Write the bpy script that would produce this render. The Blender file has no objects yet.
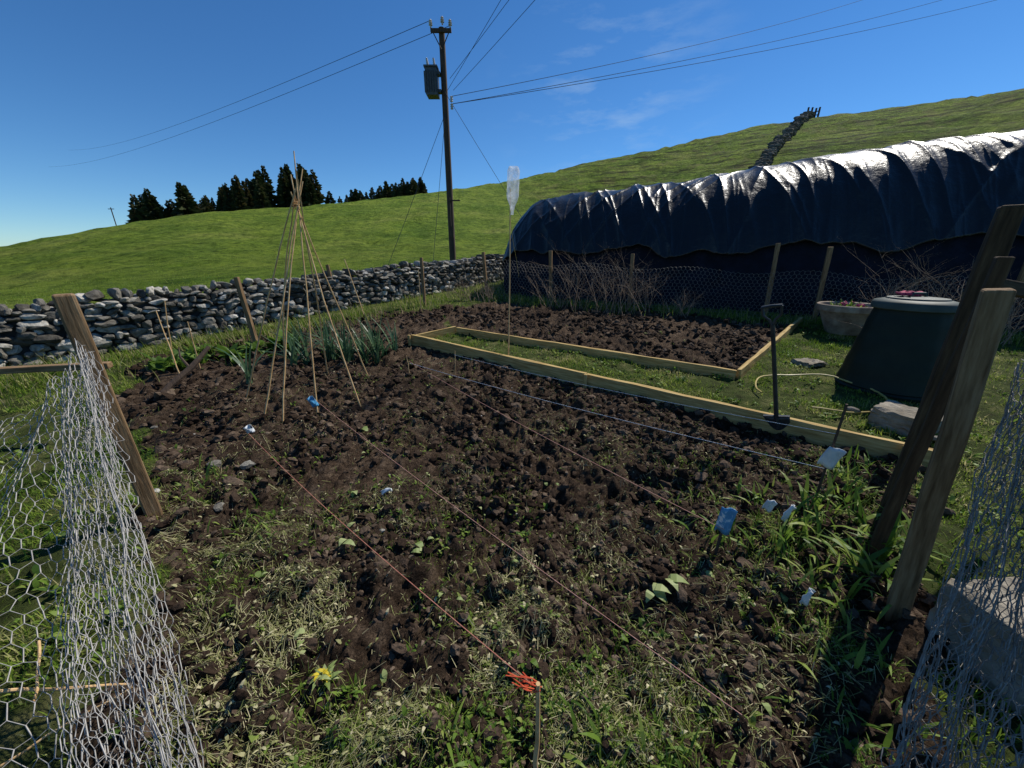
import bpy, math, random
import numpy as np
from mathutils import Vector, Matrix
random.seed(7); rng=np.random.default_rng(11)
sc=bpy.context.scene
# ------------------------------------------------------------------ noise
def _h(ix,iy,s):
    v=np.sin(ix*127.1+iy*311.7+s*74.7)*43758.5453
    return v-np.floor(v)
def vn(x,y,s=0.0):
    x=np.asarray(x,float);y=np.asarray(y,float)
    ix=np.floor(x);iy=np.floor(y);fx=x-ix;fy=y-iy
    fx=fx*fx*(3-2*fx);fy=fy*fy*(3-2*fy)
    return (_h(ix,iy,s)*(1-fx)+_h(ix+1,iy,s)*fx)*(1-fy)+(_h(ix,iy+1,s)*(1-fx)+_h(ix+1,iy+1,s)*fx)*fy
def fbm(x,y,s=0,o=4):
    r=0;a=.5;t=0
    for i in range(o):
        c,sn=math.cos(.6*i+.3),math.sin(.6*i+.3)
        xx=(x*c-y*sn)*2**i;yy=(x*sn+y*c)*2**i
        r=r+a*vn(xx,yy,s+i);t+=a;a*=.5
    return r/t
def sstep(a,b,x):
    t=np.clip((x-a)/(b-a),0,1);return t*t*(3-2*t)
def inpoly(x,y,poly):
    x=np.asarray(x,float);y=np.asarray(y,float)
    c=np.zeros(x.shape,bool);n=len(poly)
    for i in range(n):
        x1,y1=poly[i];x2,y2=poly[(i+1)%n]
        if y1==y2: continue
        k=((y1>y)!=(y2>y))&(x<(x2-x1)*(y-y1)/(y2-y1)+x1)
        c^=k
    return c
# ------------------------------------------------------------------ terrain
MAIN=[(-1.15,-.8),(-1.15,.7),(-1.85,1.55),(-2.9,2.6),(-4.3,3.6),(-5.2,5.2),(-3.2,7.7),(-1.4,8.6),(-1.1,6.6),(-1.55,5.67),(3.17,2.48),(2.4,1.9),(1.75,1.15),(1.3,.6),(1.2,-.8)]
BED2=[(-.95,6.25),(-1.5,8.0),(-.5,9.0),(.9,8.8),(5.3,7.0),(2.69,4.26)]
def soilmask(x,y):
    nx=x+(fbm(x*2.2,y*2.2,5,3)-.5)*.7
    ny=y+(fbm(x*2.2,y*2.2,9,3)-.5)*.7
    a=inpoly(nx,ny,MAIN)
    clean=inpoly(x,y,MAIN)
    side=(y-5.67)-(x+1.55)*(2.48-5.67)/(3.17+1.55)
    a=np.where((np.abs(side)<.8)&(x>-1.6),clean,a)
    b=inpoly(x,y,BED2)
    return (a|b).astype(float)
AZ=[-180,-120,-80,-52.4,-45.8,-36.6,-27.5,-11.2,-1.7,9.2,23.6,29.8,35.2,41.4,49,80,120,180]
TS=[0,0,.0,.0126,.047,.0834,.102,.145,.1676,.203,.235,.245,.245,.241,.232,.16,0,0]
RR=[80,80,80,75,78,85,92,112,130,150,165,170,172,172,170,150,100,80]
def near(x,y): return .075*np.maximum(0,np.sqrt((y-2)**2*np.where(y>2,1,0)+.04)-.2)
def Hbase(x,y):
    x=np.asarray(x,float);y=np.asarray(y,float)
    r=np.hypot(x,y);az=np.degrees(np.arctan2(x,y))
    ts=np.interp(az,AZ,TS);R=np.interp(az,AZ,RR)
    n0=.075*np.maximum(0,14*np.cos(np.radians(az))-2)
    t0=(n0-1.55)/14
    s=np.clip((r-14)/(R-14),0,1)
    el=t0+(ts-t0)*(1-(1-s)**1.55)
    el=np.where(r>R,ts-.0009*(r-R),el)
    zf=1.55+r*el
    zf=np.maximum(zf,-6)
    lump=(fbm(x*.06,y*.06,3,4)-.5)*np.interp(r,[14,60,150],[0,1.6,4.0])*np.interp(az,[-180,-20,10,180],[.6,.7,1,1])
    ter=np.sin((zf+fbm(x*.03,y*.03,21,3)*9)*1.9)*.55*sstep(45,80,r)*sstep(-2,14,az)
    lump=lump*(1-.75*sstep(.75,1,s))
    small=(fbm(x*.45,y*.45,23,3)-.5)*.75*sstep(15,40,r)
    zf=zf+lump+ter+small
    w=sstep(11.5,17,r)
    return near(x,y)*(1-w)+zf*w
def H(x,y,sm=None):
    x=np.asarray(x,float);y=np.asarray(y,float)
    if sm is None: sm=soilmask(x,y)
    r=np.hypot(x,y)
    z=Hbase(x,y)
    fade=1-sstep(9,13,r)
    a=fbm(x*3.2,y*3.2,31,4)-.5
    b=fbm(x*10,y*10,37,4)-.5
    c=1-np.abs(2*vn(x*19,y*19,41)-1); c2=1-np.abs(2*vn(x*38+3,y*38,43)-1)
    m=.35+1.3*fbm(x*1.6,y*1.6,47,2)
    z=z+fade*(sm*(a*.13+(b*.14-c*.030-c2*.016+.022)*m)+(1-sm)*(a*.08+b*.03))
    z=z+(fbm(x*.6,y*.6,51,3)-.5)*.12*sstep(9,16,r)
    return z
def h(x,y): return float(H(np.array([x]),np.array([y]))[0])
def hb(x,y): return float(Hbase(np.array([x]),np.array([y]))[0])
# ------------------------------------------------------------------ materials
def new_mat(name):
    m=bpy.data.materials.new(name);m.use_nodes=True
    nt=m.node_tree;b=nt.nodes['Principled BSDF'];return m,nt,b
def N(nt,t,**k):
    n=nt.nodes.new(t)
    for a,v in k.items():
        if a in n.inputs.keys(): n.inputs[a].default_value=v
        else: setattr(n,a,v)
    return n
def noise(nt,co,scale,detail=4,rough=.55,mapscale=None):
    if mapscale:
        mp=N(nt,'ShaderNodeMapping');mp.inputs['Scale'].default_value=mapscale
        nt.links.new(co,mp.inputs['Vector']);co=mp.outputs[0]
    n=N(nt,'ShaderNodeTexNoise');n.inputs['Scale'].default_value=scale
    n.inputs['Detail'].default_value=detail;n.inputs['Roughness'].default_value=rough
    nt.links.new(co,n.inputs['Vector']);return n.outputs['Fac']
def ramp(nt,fac,stops):
    r=N(nt,'ShaderNodeValToRGB');e=r.color_ramp.elements
    while len(e)<len(stops): e.new(.5)
    for i,(p,c) in enumerate(stops):
        e[i].position=p;e[i].color=(*c,1) if len(c)==3 else c
    nt.links.new(fac,r.inputs[0]);return r.outputs[0]
def mix(nt,f,a,b,mode='MIX'):
    m=N(nt,'ShaderNodeMixRGB',blend_type=mode)
    for s,v in ((0,f),(1,a),(2,b)):
        if isinstance(v,(int,float)): m.inputs[s].default_value=v
        elif isinstance(v,tuple): m.inputs[s].default_value=(*v,1)
        else: nt.links.new(v,m.inputs[s])
    return m.outputs[0]
def bump(nt,b,hgt,strength,dist):
    n=N(nt,'ShaderNodeBump');n.inputs['Strength'].default_value=strength;n.inputs['Distance'].default_value=dist
    nt.links.new(hgt,n.inputs['Height']);nt.links.new(n.outputs[0],b.inputs['Normal']);return n
def simple(name,stops,scale=8,rough=.8,bs=.3,bd=.01,metal=0,mapscale=None,detail=5,spec=None):
    m,nt,b=new_mat(name);tc=N(nt,'ShaderNodeTexCoord')
    f=noise(nt,tc.outputs['Object'],scale,detail,.6,mapscale)
    nt.links.new(ramp(nt,f,stops),b.inputs['Base Color'])
    b.inputs['Roughness'].default_value=rough;b.inputs['Metallic'].default_value=metal
    if spec is not None: b.inputs['Specular IOR Level'].default_value=spec
    if bs: bump(nt,b,noise(nt,tc.outputs['Object'],scale*2.2,6,.65,mapscale),bs,bd)
    return m
def attr_mat(name,stops,rough=.7,trans=0,noise_scale=None,bs=0,bd=.01,noise_amt=.5,spec=.3):
    m,nt,b=new_mat(name);at=N(nt,'ShaderNodeAttribute',attribute_name='rnd')
    tc=N(nt,'ShaderNodeTexCoord')
    c=ramp(nt,at.outputs['Fac'],stops)
    if noise_scale:
        f=noise(nt,tc.outputs['Object'],noise_scale,6,.65)
        g=ramp(nt,f,[(.3,(1-noise_amt,)*3),(.7,(1+noise_amt*.6,)*3)])
        c=mix(nt,1.0,c,g,'MULTIPLY')
        if bs: bump(nt,b,f,bs,bd)
    nt.links.new(c,b.inputs['Base Color']);b.inputs['Roughness'].default_value=rough
    b.inputs['Specular IOR Level'].default_value=spec
    if trans:
        t=N(nt,'ShaderNodeBsdfTranslucent');nt.links.new(c,t.inputs[0])
        mx=N(nt,'ShaderNodeMixShader');mx.inputs[0].default_value=trans
        nt.links.new(b.outputs[0],mx.inputs[1]);nt.links.new(t.outputs[0],mx.inputs[2])
        nt.links.new(mx.outputs[0],nt.nodes['Material Output'].inputs[0])
    return m
def ground_mat():
    m,nt,b=new_mat('ground_soil_grass');tc=N(nt,'ShaderNodeTexCoord');co=tc.outputs['Object']
    at=N(nt,'ShaderNodeAttribute',attribute_name='soil')
    far=N(nt,'ShaderNodeAttribute',attribute_name='far')
    steep=N(nt,'ShaderNodeAttribute',attribute_name='rough_hill')
    s=ramp(nt,noise(nt,co,9,8,.75),[(.3,(.022,.014,.009)),(.48,(.060,.041,.028)),(.68,(.15,.11,.078))])
    s2=ramp(nt,noise(nt,co,75,4,.75),[(.35,(.4,.4,.4)),(.6,(1.4,1.4,1.4)),(.72,(2.6,2.5,2.3))])
    s=mix(nt,1.0,s,s2,'MULTIPLY')
    damp=ramp(nt,noise(nt,co,1.1,4,.6),[(.35,(.7,.68,.66)),(.65,(1.35,1.32,1.26))])
    s=mix(nt,1.0,s,damp,'MULTIPLY')
    g=ramp(nt,noise(nt,co,5,7,.7),[(.3,(.030,.034,.012)),(.5,(.060,.080,.020)),(.68,(.16,.155,.06))])
    f1=ramp(nt,noise(nt,co,.09,5,.6),[(.35,(.105,.175,.020)),(.55,(.160,.225,.032)),(.7,(.215,.255,.055))])
    f2=ramp(nt,noise(nt,co,1.3,9,.82),[(.37,(.28,.32,.24)),(.47,(.9,.9,.86)),(.62,(1.5,1.4,1.3))])
    f3=ramp(nt,noise(nt,co,.28,7,.72),[(.38,(.62,.68,.55)),(.52,(1,1,1)),(.66,(1.18,1.12,1.0))])
    f=mix(nt,1.0,f1,f2,'MULTIPLY');f=mix(nt,1.0,f,f3,'MULTIPLY')
    fb=ramp(nt,noise(nt,co,.22,6,.7),[(.5,(0,0,0)),(.62,(.7,.7,.7))])
    hb_=mix(nt,fb,f,(.15,.14,.052))
    f=mix(nt,steep.outputs['Fac'],f,hb_)
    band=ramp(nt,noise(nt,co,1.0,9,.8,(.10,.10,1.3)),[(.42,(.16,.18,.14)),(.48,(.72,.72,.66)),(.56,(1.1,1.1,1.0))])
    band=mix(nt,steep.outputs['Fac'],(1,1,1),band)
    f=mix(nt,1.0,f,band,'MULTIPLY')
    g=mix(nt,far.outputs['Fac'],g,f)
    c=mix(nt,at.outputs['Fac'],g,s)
    nt.links.new(c,b.inputs['Base Color']);b.inputs['Roughness'].default_value=.95
    b.inputs['Specular IOR Level'].default_value=.08
    n1=noise(nt,co,26,9,.8);n2=noise(nt,co,.9,8,.75)
    bb=bump(nt,b,n1,1.0,.045)
    b2=N(nt,'ShaderNodeBump');b2.inputs['Strength'].default_value=1.0;b2.inputs['Distance'].default_value=.9
    mm=N(nt,'ShaderNodeMath',operation='MULTIPLY');nt.links.new(n2,mm.inputs[0]);nt.links.new(far.outputs['Fac'],mm.inputs[1])
    nt.links.new(mm.outputs[0],b2.inputs['Height']);nt.links.new(b2.outputs[0],bb.inputs['Normal'])
    return m
M={}
M['ground']=ground_mat()
M['clod']=attr_mat('soil_clod',[(0,(.024,.015,.010)),(.5,(.066,.045,.031)),(.85,(.155,.113,.080)),(1,(.22,.17,.125))],.97,noise_scale=60,bs=.9,bd=.01,spec=.08)
M['grass']=attr_mat('grass_blades',[(0,(.055,.11,.012)),(.4,(.15,.25,.026)),(.75,(.27,.34,.05)),(1,(.50,.44,.22))],.6,.45,spec=.15)
M['weed']=attr_mat('weed_leaves',[(0,(.06,.12,.018)),(.6,(.16,.26,.035)),(1,(.30,.36,.08))],.5,.4,spec=.2)
M['pale_leaf']=attr_mat('pale_leaf',[(0,(.22,.30,.08)),(1,(.42,.47,.20))],.5,.35)
M['leek']=attr_mat('leek_leaf',[(0,(.03,.085,.040)),(1,(.13,.21,.10))],.35,.35)
M['straw']=attr_mat('dry_stalks',[(0,(.15,.18,.05)),(.4,(.30,.30,.12)),(1,(.58,.52,.32))],.8,.2,spec=.1)
M['stone']=attr_mat('drystone',[(0,(.08,.074,.062)),(.5,(.20,.185,.155)),(.85,(.36,.34,.29)),(1,(.54,.51,.45))],.95,noise_scale=14,bs=.9,bd=.03,noise_amt=.65,spec=.1)
M['needles']=attr_mat('conifer_needles',[(0,(.016,.026,.009)),(.6,(.050,.066,.018)),(1,(.17,.12,.05))],.8,.25)
M['twig']=simple('bare_twig',[(.3,(.13,.085,.05)),(.7,(.34,.25,.17))],30,.85,.2)
M['core']=simple('wall_core',[(.3,(.02,.019,.017)),(.7,(.05,.047,.042))],6)
M['wood']=simple('weathered_post',[(.3,(.095,.055,.026)),(.5,(.22,.14,.072)),(.7,(.34,.235,.13))],9,.85,.6,.008,mapscale=(6,6,.5),detail=8,spec=.15)
M['wood_dark']=simple('dark_timber',[(.3,(.032,.021,.012)),(.55,(.075,.048,.026)),(.75,(.13,.09,.05))],9,.85,.5,.006,mapscale=(6,6,.5),detail=7,spec=.15)
M['board']=simple('bed_board',[(.3,(.24,.15,.05)),(.5,(.42,.29,.11)),(.7,(.57,.43,.19))],9,.8,.4,.005,mapscale=(6,6,.5),detail=8,spec=.15)
M['pole']=simple('creosote_pole',[(.3,(.035,.022,.014)),(.7,(.09,.056,.034))],8,.85,.3,.01,mapscale=(4,4,.4))
M['cane']=simple('bamboo_cane',[(.3,(.44,.25,.10)),(.5,(.60,.39,.18)),(.7,(.70,.50,.27))],14,.6,.1,.002,spec=.2)
M['galv']=simple('galvanised_wire',[(.3,(.23,.22,.20)),(.7,(.45,.43,.40))],40,.5,0,metal=.15)
M['galv2']=simple('backlit_wire',[(.3,(.13,.12,.105)),(.7,(.30,.28,.25))],40,.6,0,metal=.1)  # darker copy of the galvanised wire, backlit shade put into its colour
M['wire']=simple('power_cable',[(.3,(.03,.035,.05)),(.7,(.06,.07,.09))],5,.8,0,spec=.1)
M['steel']=simple('grey_steel',[(.3,(.05,.055,.055)),(.7,(.10,.105,.105))],12,.5,.1,metal=.3)
M['darksteel']=simple('dark_steel',[(.3,(.02,.025,.03)),(.7,(.05,.055,.06))],12,.4,.15,metal=.3)
M['porcelain']=simple('porcelain_insulator',[(.3,(.35,.33,.30)),(.7,(.6,.58,.55))],10,.25,0)
M['bin']=simple('bin_plastic',[(.3,(.006,.012,.008)),(.7,(.012,.021,.014))],6,.5,.15,.01,spec=.2)
M['lid']=simple('lid_plastic',[(.3,(.035,.05,.042)),(.7,(.065,.085,.072))],6,.6,.12,.01,spec=.3)
M['pot']=simple('old_terracotta',[(.3,(.15,.10,.07)),(.55,(.28,.22,.16)),(.75,(.40,.36,.29))],7,.85,.3,.01)
M['potsoil']=simple('pot_soil',[(.3,(.02,.014,.01)),(.7,(.06,.045,.03))],20,.95,1,.02)
M['concrete']=simple('stone_slab',[(.3,(.15,.125,.09)),(.5,(.25,.22,.17)),(.72,(.38,.34,.27))],7,.95,.8,.03,detail=8,spec=.1)
M['pink']=simple('pink_cloth',[(.3,(.35,.03,.08)),(.7,(.55,.07,.14))],20,.8,.5,.01)
M['red']=simple('red_twine',[(.3,(.50,.06,.02)),(.7,(.70,.12,.04))],30,.8,0)
M['redtw']=simple('weathered_red_twine',[(.3,(.42,.13,.08)),(.7,(.60,.27,.18))],30,.8,0)
M['pinktw']=simple('faded_red_twine',[(.3,(.40,.18,.13)),(.7,(.55,.30,.23))],30,.8,0)
M['whitetw']=simple('white_twine',[(.3,(.5,.52,.54)),(.7,(.75,.77,.78))],30,.7,0)
M['hose']=simple('hose_pipe',[(.3,(.34,.25,.06)),(.7,(.50,.39,.12))],12,.4,0)
M['navy']=simple('navy_netting',[(.3,(.004,.005,.010)),(.7,(.010,.013,.026))],4,.8,.4,.03,spec=.15)
M['packet']=simple('seed_packet_paper',[(.52,(.08,.30,.52)),(.57,(.2,.45,.65)),(.62,(.75,.8,.82))],22,.35,0)
M['packetw']=simple('white_label',[(.4,(.72,.74,.74)),(.6,(.55,.61,.64))],18,.4,0)
M['yellow']=attr_mat('yellow_petals',[(0,(.6,.45,.02)),(1,(.75,.6,.05))],.6,.3)
def tarp_mat():
    m,nt,b=new_mat('black_plastic_sheet');tc=N(nt,'ShaderNodeTexCoord')
    b.inputs['Base Color'].default_value=(.006,.006,.0065,1)
    f=noise(nt,tc.outputs['Object'],2.5,6,.65)
    r=ramp(nt,f,[(.3,(.26,)*3),(.7,(.42,)*3)]);nt.links.new(r,b.inputs['Roughness'])
    b.inputs['Specular IOR Level'].default_value=.42
    n1=noise(nt,tc.outputs['Object'],2.6,8,.6)
    n2=noise(nt,tc.outputs['Object'],11,4,.6)
    mm=N(nt,'ShaderNodeMath',operation='MULTIPLY_ADD');nt.links.new(n2,mm.inputs[0]);mm.inputs[1].default_value=.2;nt.links.new(n1,mm.inputs[2])
    bump(nt,b,mm.outputs[0],.4,.09)
    return m
M['tarp']=tarp_mat()
def bottle_mat():
    m,nt,b=new_mat('clear_pet');b.inputs['Base Color'].default_value=(.82,.86,.9,1)
    b.inputs['Roughness'].default_value=.15;b.inputs['IOR'].default_value=1.3
    tc=N(nt,'ShaderNodeTexCoord')
    t=N(nt,'ShaderNodeBsdfTransparent');mx=N(nt,'ShaderNodeMixShader')
    tl=N(nt,'ShaderNodeBsdfTranslucent');tl.inputs[0].default_value=(.8,.85,.9,1);m2=N(nt,'ShaderNodeMixShader');m2.inputs[0].default_value=.5
    nt.links.new(b.outputs[0],m2.inputs[1]);nt.links.new(tl.outputs[0],m2.inputs[2])
    f=noise(nt,tc.outputs['Object'],18,3);r=ramp(nt,f,[(.35,(.25,)*3),(.65,(.75,)*3)])
    nt.links.new(r,mx.inputs[0]);nt.links.new(t.outputs[0],mx.inputs[1]);nt.links.new(m2.outputs[0],mx.inputs[2])
    nt.links.new(mx.outputs[0],nt.nodes['Material Output'].inputs[0]);return m
M['bottle']=bottle_mat()
# ------------------------------------------------------------------ mesh helpers
def link(o,parent=None):
    sc.collection.objects.link(o)
    if parent: o.parent=parent
    return o
def empty(name,loc=(0,0,0)):
    e=bpy.data.objects.new(name,None);e.location=loc;e.empty_display_size=.1;return link(e)
def np_mesh(name,V,F,mat,rnd=None,smooth=False,parent=None):
    if not isinstance(F,list): F=[F]
    me=bpy.data.meshes.new(name);V=np.asarray(V,np.float32)
    me.vertices.add(len(V));me.vertices.foreach_set('co',V.ravel())
    li=np.concatenate([f.ravel() for f in F]).astype(np.int32)
    tot=np.concatenate([np.full(len(f),f.shape[1]) for f in F]).astype(np.int32)
    st=np.concatenate([[0],np.cumsum(tot)[:-1]]).astype(np.int32)
    me.loops.add(len(li));me.loops.foreach_set('vertex_index',li)
    me.polygons.add(len(tot));me.polygons.foreach_set('loop_start',st)
    try: me.polygons.foreach_set('loop_total',tot)
    except Exception: pass
    me.update(calc_edges=True)
    if rnd is not None:
        a=me.attributes.new('rnd','FLOAT','POINT');a.data.foreach_set('value',np.asarray(rnd,np.float32))
    me.polygons.foreach_set('use_smooth',np.full(len(tot),bool(smooth)))
    me.materials.append(mat);me.validate()
    return link(bpy.data.objects.new(name,me),parent)
def edges_mesh(name,A,B,ra,rb,mat,sides=3,rnd=None,parent=None):
    A=np.asarray(A,float);B=np.asarray(B,float);n=len(A)
    ra=np.broadcast_to(ra,(n,));rb=np.broadcast_to(rb,(n,))
    d=B-A;d/=np.linalg.norm(d,axis=1)[:,None]+1e-9
    ref=np.where((np.abs(d[:,2])>.9)[:,None],np.array([1.,0,0]),np.array([0,0,1.]))
    u=np.cross(d,ref);u/=np.linalg.norm(u,axis=1)[:,None]+1e-9;w=np.cross(d,u)
    an=np.arange(sides)*2*np.pi/sides
    ring=u[:,None]*np.cos(an)[None,:,None]+w[:,None]*np.sin(an)[None,:,None]
    V=np.concatenate([A[:,None]+ring*ra[:,None,None],B[:,None]+ring*rb[:,None,None]],1).reshape(-1,3)
    base=(np.arange(n)*2*sides)[:,None]
    F=[]
    for k in range(sides):
        k2=(k+1)%sides
        F.append(base+np.array([[k,k2,sides+k2,sides+k]]))
    F=np.concatenate(F)
    r=None if rnd is None else np.repeat(rnd,2*sides)
    return np_mesh(name,V,F,mat,r,sides>3,parent)
def blades(name,P,hh,w,az,lean,mat,K=3,leaf=False,rnd=None,parent=None):
    P=np.asarray(P,float);n=len(P)
    hh=np.broadcast_to(hh,(n,));w=np.broadcast_to(w,(n,));az=np.broadcast_to(az,(n,));lean=np.broadcast_to(lean,(n,))
    D=np.stack([np.cos(az),np.sin(az),np.zeros(n)],1);S=np.stack([-np.sin(az),np.cos(az),np.zeros(n)],1)
    V=np.zeros((n,2*K+1,3))
    for k in range(K+1):
        t=k/K;ph=lean*(t*.65+.35)
        c=P+D*(hh*t*np.sin(ph))[:,None];c[:,2]+=hh*t*np.cos(ph)
        if leaf: ww=w*math.sin(math.pi*(.08+.92*t)**.8)
        else: ww=w*(1-t**1.5)
        if k<K:
            V[:,2*k]=c-S*(ww/2)[:,None];V[:,2*k+1]=c+S*(ww/2)[:,None]
            if leaf and k>0: V[:,2*k,2]+=ww*.12;
        else: V[:,2*K]=c
    b=(np.arange(n)*(2*K+1))[:,None]
    Q=np.concatenate([b+np.array([[2*k,2*k+1,2*k+3,2*k+2]]) for k in range(K-1)])
    T=b+np.array([[2*K-2,2*K-1,2*K]])
    if rnd is None: rnd=rng.random(n)
    return np_mesh(name,V.reshape(-1,3),[Q,T],mat,np.repeat(rnd,2*K+1),False,parent)
class MB:
    def __init__(s): s.v=[];s.f=[];s.m=[]
    def add(s,V,F,mi=0):
        o=len(s.v);s.v+= [tuple(map(float,p)) for p in V];s.f+=[tuple(i+o for i in f) for f in F];s.m+=[mi]*len(F)
    def box(s,c,sz,mi=0,R=None,taper=1):
        V=[]
        for z in(-1,1):
            t=taper if z>0 else 1
            for x,y in((-1,-1),(1,-1),(1,1),(-1,1)):
                p=Vector((x*sz[0]/2*t,y*sz[1]/2*t,z*sz[2]/2))
                if R: p=R@p
                V.append(p+Vector(c))
        s.add(V,[(3,2,1,0),(4,5,6,7),(0,1,5,4),(1,2,6,5),(2,3,7,6),(3,0,4,7)],mi)
    def tube(s,P,r,n=8,mi=0):
        P=[Vector(p) for p in P]
        if not hasattr(r,'__len__'): r=[r]*len(P)
        V=[];F=[];up=None
        for i,p in enumerate(P):
            d=(P[min(i+1,len(P)-1)]-P[max(i-1,0)]).normalized()
            if up is None: up=d.orthogonal().normalized()
            up=(up-d*up.dot(d)).normalized();w=d.cross(up)
            for k in range(n):
                a=2*math.pi*k/n;V.append(p+(up*math.cos(a)+w*math.sin(a))*r[i])
        for i in range(len(P)-1):
            for k in range(n):
                k2=(k+1)%n;F.append((i*n+k,i*n+k2,(i+1)*n+k2,(i+1)*n+k))
        F.append(tuple(range(n-1,-1,-1)));F.append(tuple((len(P)-1)*n+k for k in range(n)))
        s.add(V,F,mi)
    def lathe(s,prof,c=(0,0,0),n=24,mi=0,R=None,ecc=(1,1),rib=0):
        V=[];F=[]
        for r,z in prof:
            for k in range(n):
                a=2*math.pi*k/n;rr=r*(1+(rib if (k//2)%2 else 0));p=Vector((rr*math.cos(a)*ecc[0],rr*math.sin(a)*ecc[1],z))
                if R: p=R@p
                V.append(p+Vector(c))
        for i in range(len(prof)-1):
            for k in range(n):
                k2=(k+1)%n;F.append((i*n+k,i*n+k2,(i+1)*n+k2,(i+1)*n+k))
        if prof[0][0]>1e-4: F.append(tuple(range(n-1,-1,-1)))
        if prof[-1][0]>1e-4: F.append(tuple((len(prof)-1)*n+k for k in range(n)))
        s.add(V,F,mi)
    def obj(s,name,mats,smooth=True,bevel=0,parent=None,loc=None):
        me=bpy.data.meshes.new(name);me.from_pydata(s.v,[],s.f);me.update()
        for m in mats: me.materials.append(m)
        for p,mi in zip(me.polygons,s.m): p.material_index=mi;p.use_smooth=smooth
        o=bpy.data.objects.new(name,me)
        if loc: o.location=loc
        link(o,parent)
        if smooth:
            try: me.set_sharp_from_angle(angle=math.radians(40))
            except Exception: pass
        if bevel:
            b=o.modifiers.new('b','BEVEL');b.width=bevel;b.segments=2;b.limit_method='ANGLE'
        return o
def plank(name,p0,p1,w,d,mat,parent=None,facing=None,bevel=.006,worn=.004):
    p0=Vector(p0);p1=Vector(p1);z=(p1-p0);L=z.length;z.normalize()
    f=Vector(facing) if facing else Vector((1,0,0))
    x=(f-z*f.dot(z)).normalized();y=z.cross(x)
    nseg=max(3,int(L/.25));V=[];F=[]
    for i in range(nseg+1):
        for k,(a,b) in enumerate(((-1,-1),(1,-1),(1,1),(-1,1))):
            jx=(random.random()-.5)*worn*2;jy=(random.random()-.5)*worn*2
            V.append((a*w/2+jx,b*d/2+jy,L*i/nseg))
    for i in range(nseg):
        for k in range(4):
            k2=(k+1)%4;F.append((i*4+k,i*4+k2,i*4+4+k2,i*4+4+k))
    F.append((3,2,1,0));F.append(tuple(nseg*4+k for k in range(4)))
    mb=MB();mb.add(V,F);o=mb.obj(name,[mat],False,bevel,parent)
    Mx=Matrix((x,y,z)).transposed().to_4x4();Mx.translation=p0
    o.matrix_world=Mx
    return o
def ico(sub):
    import bmesh
    bm=bmesh.new();bmesh.ops.create_icosphere(bm,subdivisions=sub,radius=1)
    V=np.array([v.co[:] for v in bm.verts]);F=np.array([[v.index for v in f.verts] for f in bm.faces]);bm.free();return V,F
def lumps(name,C,S,yaw,mat,sub=2,boxy=0,rough=.25,rnd=None,parent=None,tilt=0,cuts=0):
    V0,F0=ico(sub);n=len(C);S=np.asarray(S,float)
    if boxy: V0=np.sign(V0)*np.abs(V0)**boxy; 
    V=np.repeat(V0[None],n,0)
    V=V*(1+rough*(rng.random((n,len(V0),1))-.5)*2)
    for c_ in range(cuts):
        dn=rng.normal(size=(n,3));dn/=np.linalg.norm(dn,axis=1)[:,None]
        lim=rng.uniform(.5,.85,(n,1));pr=np.einsum('nvk,nk->nv',V,dn)
        V=V-np.maximum(pr-lim,0)[...,None]*dn[:,None,:]
    V=V*S[:,None,:]
    t=(rng.random(n)-.5)*2*tilt;c,s=np.cos(t)[:,None],np.sin(t)[:,None]
    V=np.stack([V[...,0]*c-V[...,2]*s,V[...,1],V[...,0]*s+V[...,2]*c],-1)
    c,s=np.cos(yaw)[:,None],np.sin(yaw)[:,None]
    V=np.stack([V[...,0]*c-V[...,1]*s,V[...,0]*s+V[...,1]*c,V[...,2]],-1)+np.asarray(C)[:,None,:]
    F=(F0[None]+(np.arange(n)*len(V0))[:,None,None]).reshape(-1,3)
    if rnd is None: rnd=rng.random(n)
    return np_mesh(name,V.reshape(-1,3),F,mat,np.repeat(rnd,len(V0)),False,parent)
# ------------------------------------------------------------------ ground sheet
def axis(lo,hi,st,gl,gh,L0,L1):
    c=list(np.arange(lo,hi,st));s=st;x=c[-1];up=[]
    while x<L1: s*=gh;x+=s;up.append(x)
    s=st;x=lo;dn=[]
    while x>L0: s*=gl;x-=s;dn.append(x)
    return np.array(dn[::-1]+c+up)
gx=axis(-2.4,2.4,.0135,1.03,1.03,-900,900)
gy=axis(.45,3.6,.0135,1.16,1.024,-400,900)
X,Y=np.meshgrid(gx,gy);sm=soilmask(X,Y);Z=H(X,Y,sm)
nx,ny=len(gx),len(gy)
idx=np.arange(nx*ny).reshape(ny,nx)
F=np.stack([idx[:-1,:-1],idx[:-1,1:],idx[1:,1:],idx[1:,:-1]],-1).reshape(-1,4)
g=np_mesh('ground',np.stack([X,Y,Z],-1).reshape(-1,3),F,M['ground'],None,True)
r_=np.hypot(X,Y);az_=np.degrees(np.arctan2(X,Y))
wallside=(Y-4.6)-(X+6.6)*(7.9/5.9)
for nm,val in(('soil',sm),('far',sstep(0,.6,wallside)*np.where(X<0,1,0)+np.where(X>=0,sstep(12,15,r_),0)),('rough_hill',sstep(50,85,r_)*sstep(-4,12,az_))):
    a=g.data.attributes.new(nm,'FLOAT','POINT');a.data.foreach_set('value',np.clip(val,0,1).astype(np.float32).ravel())
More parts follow.
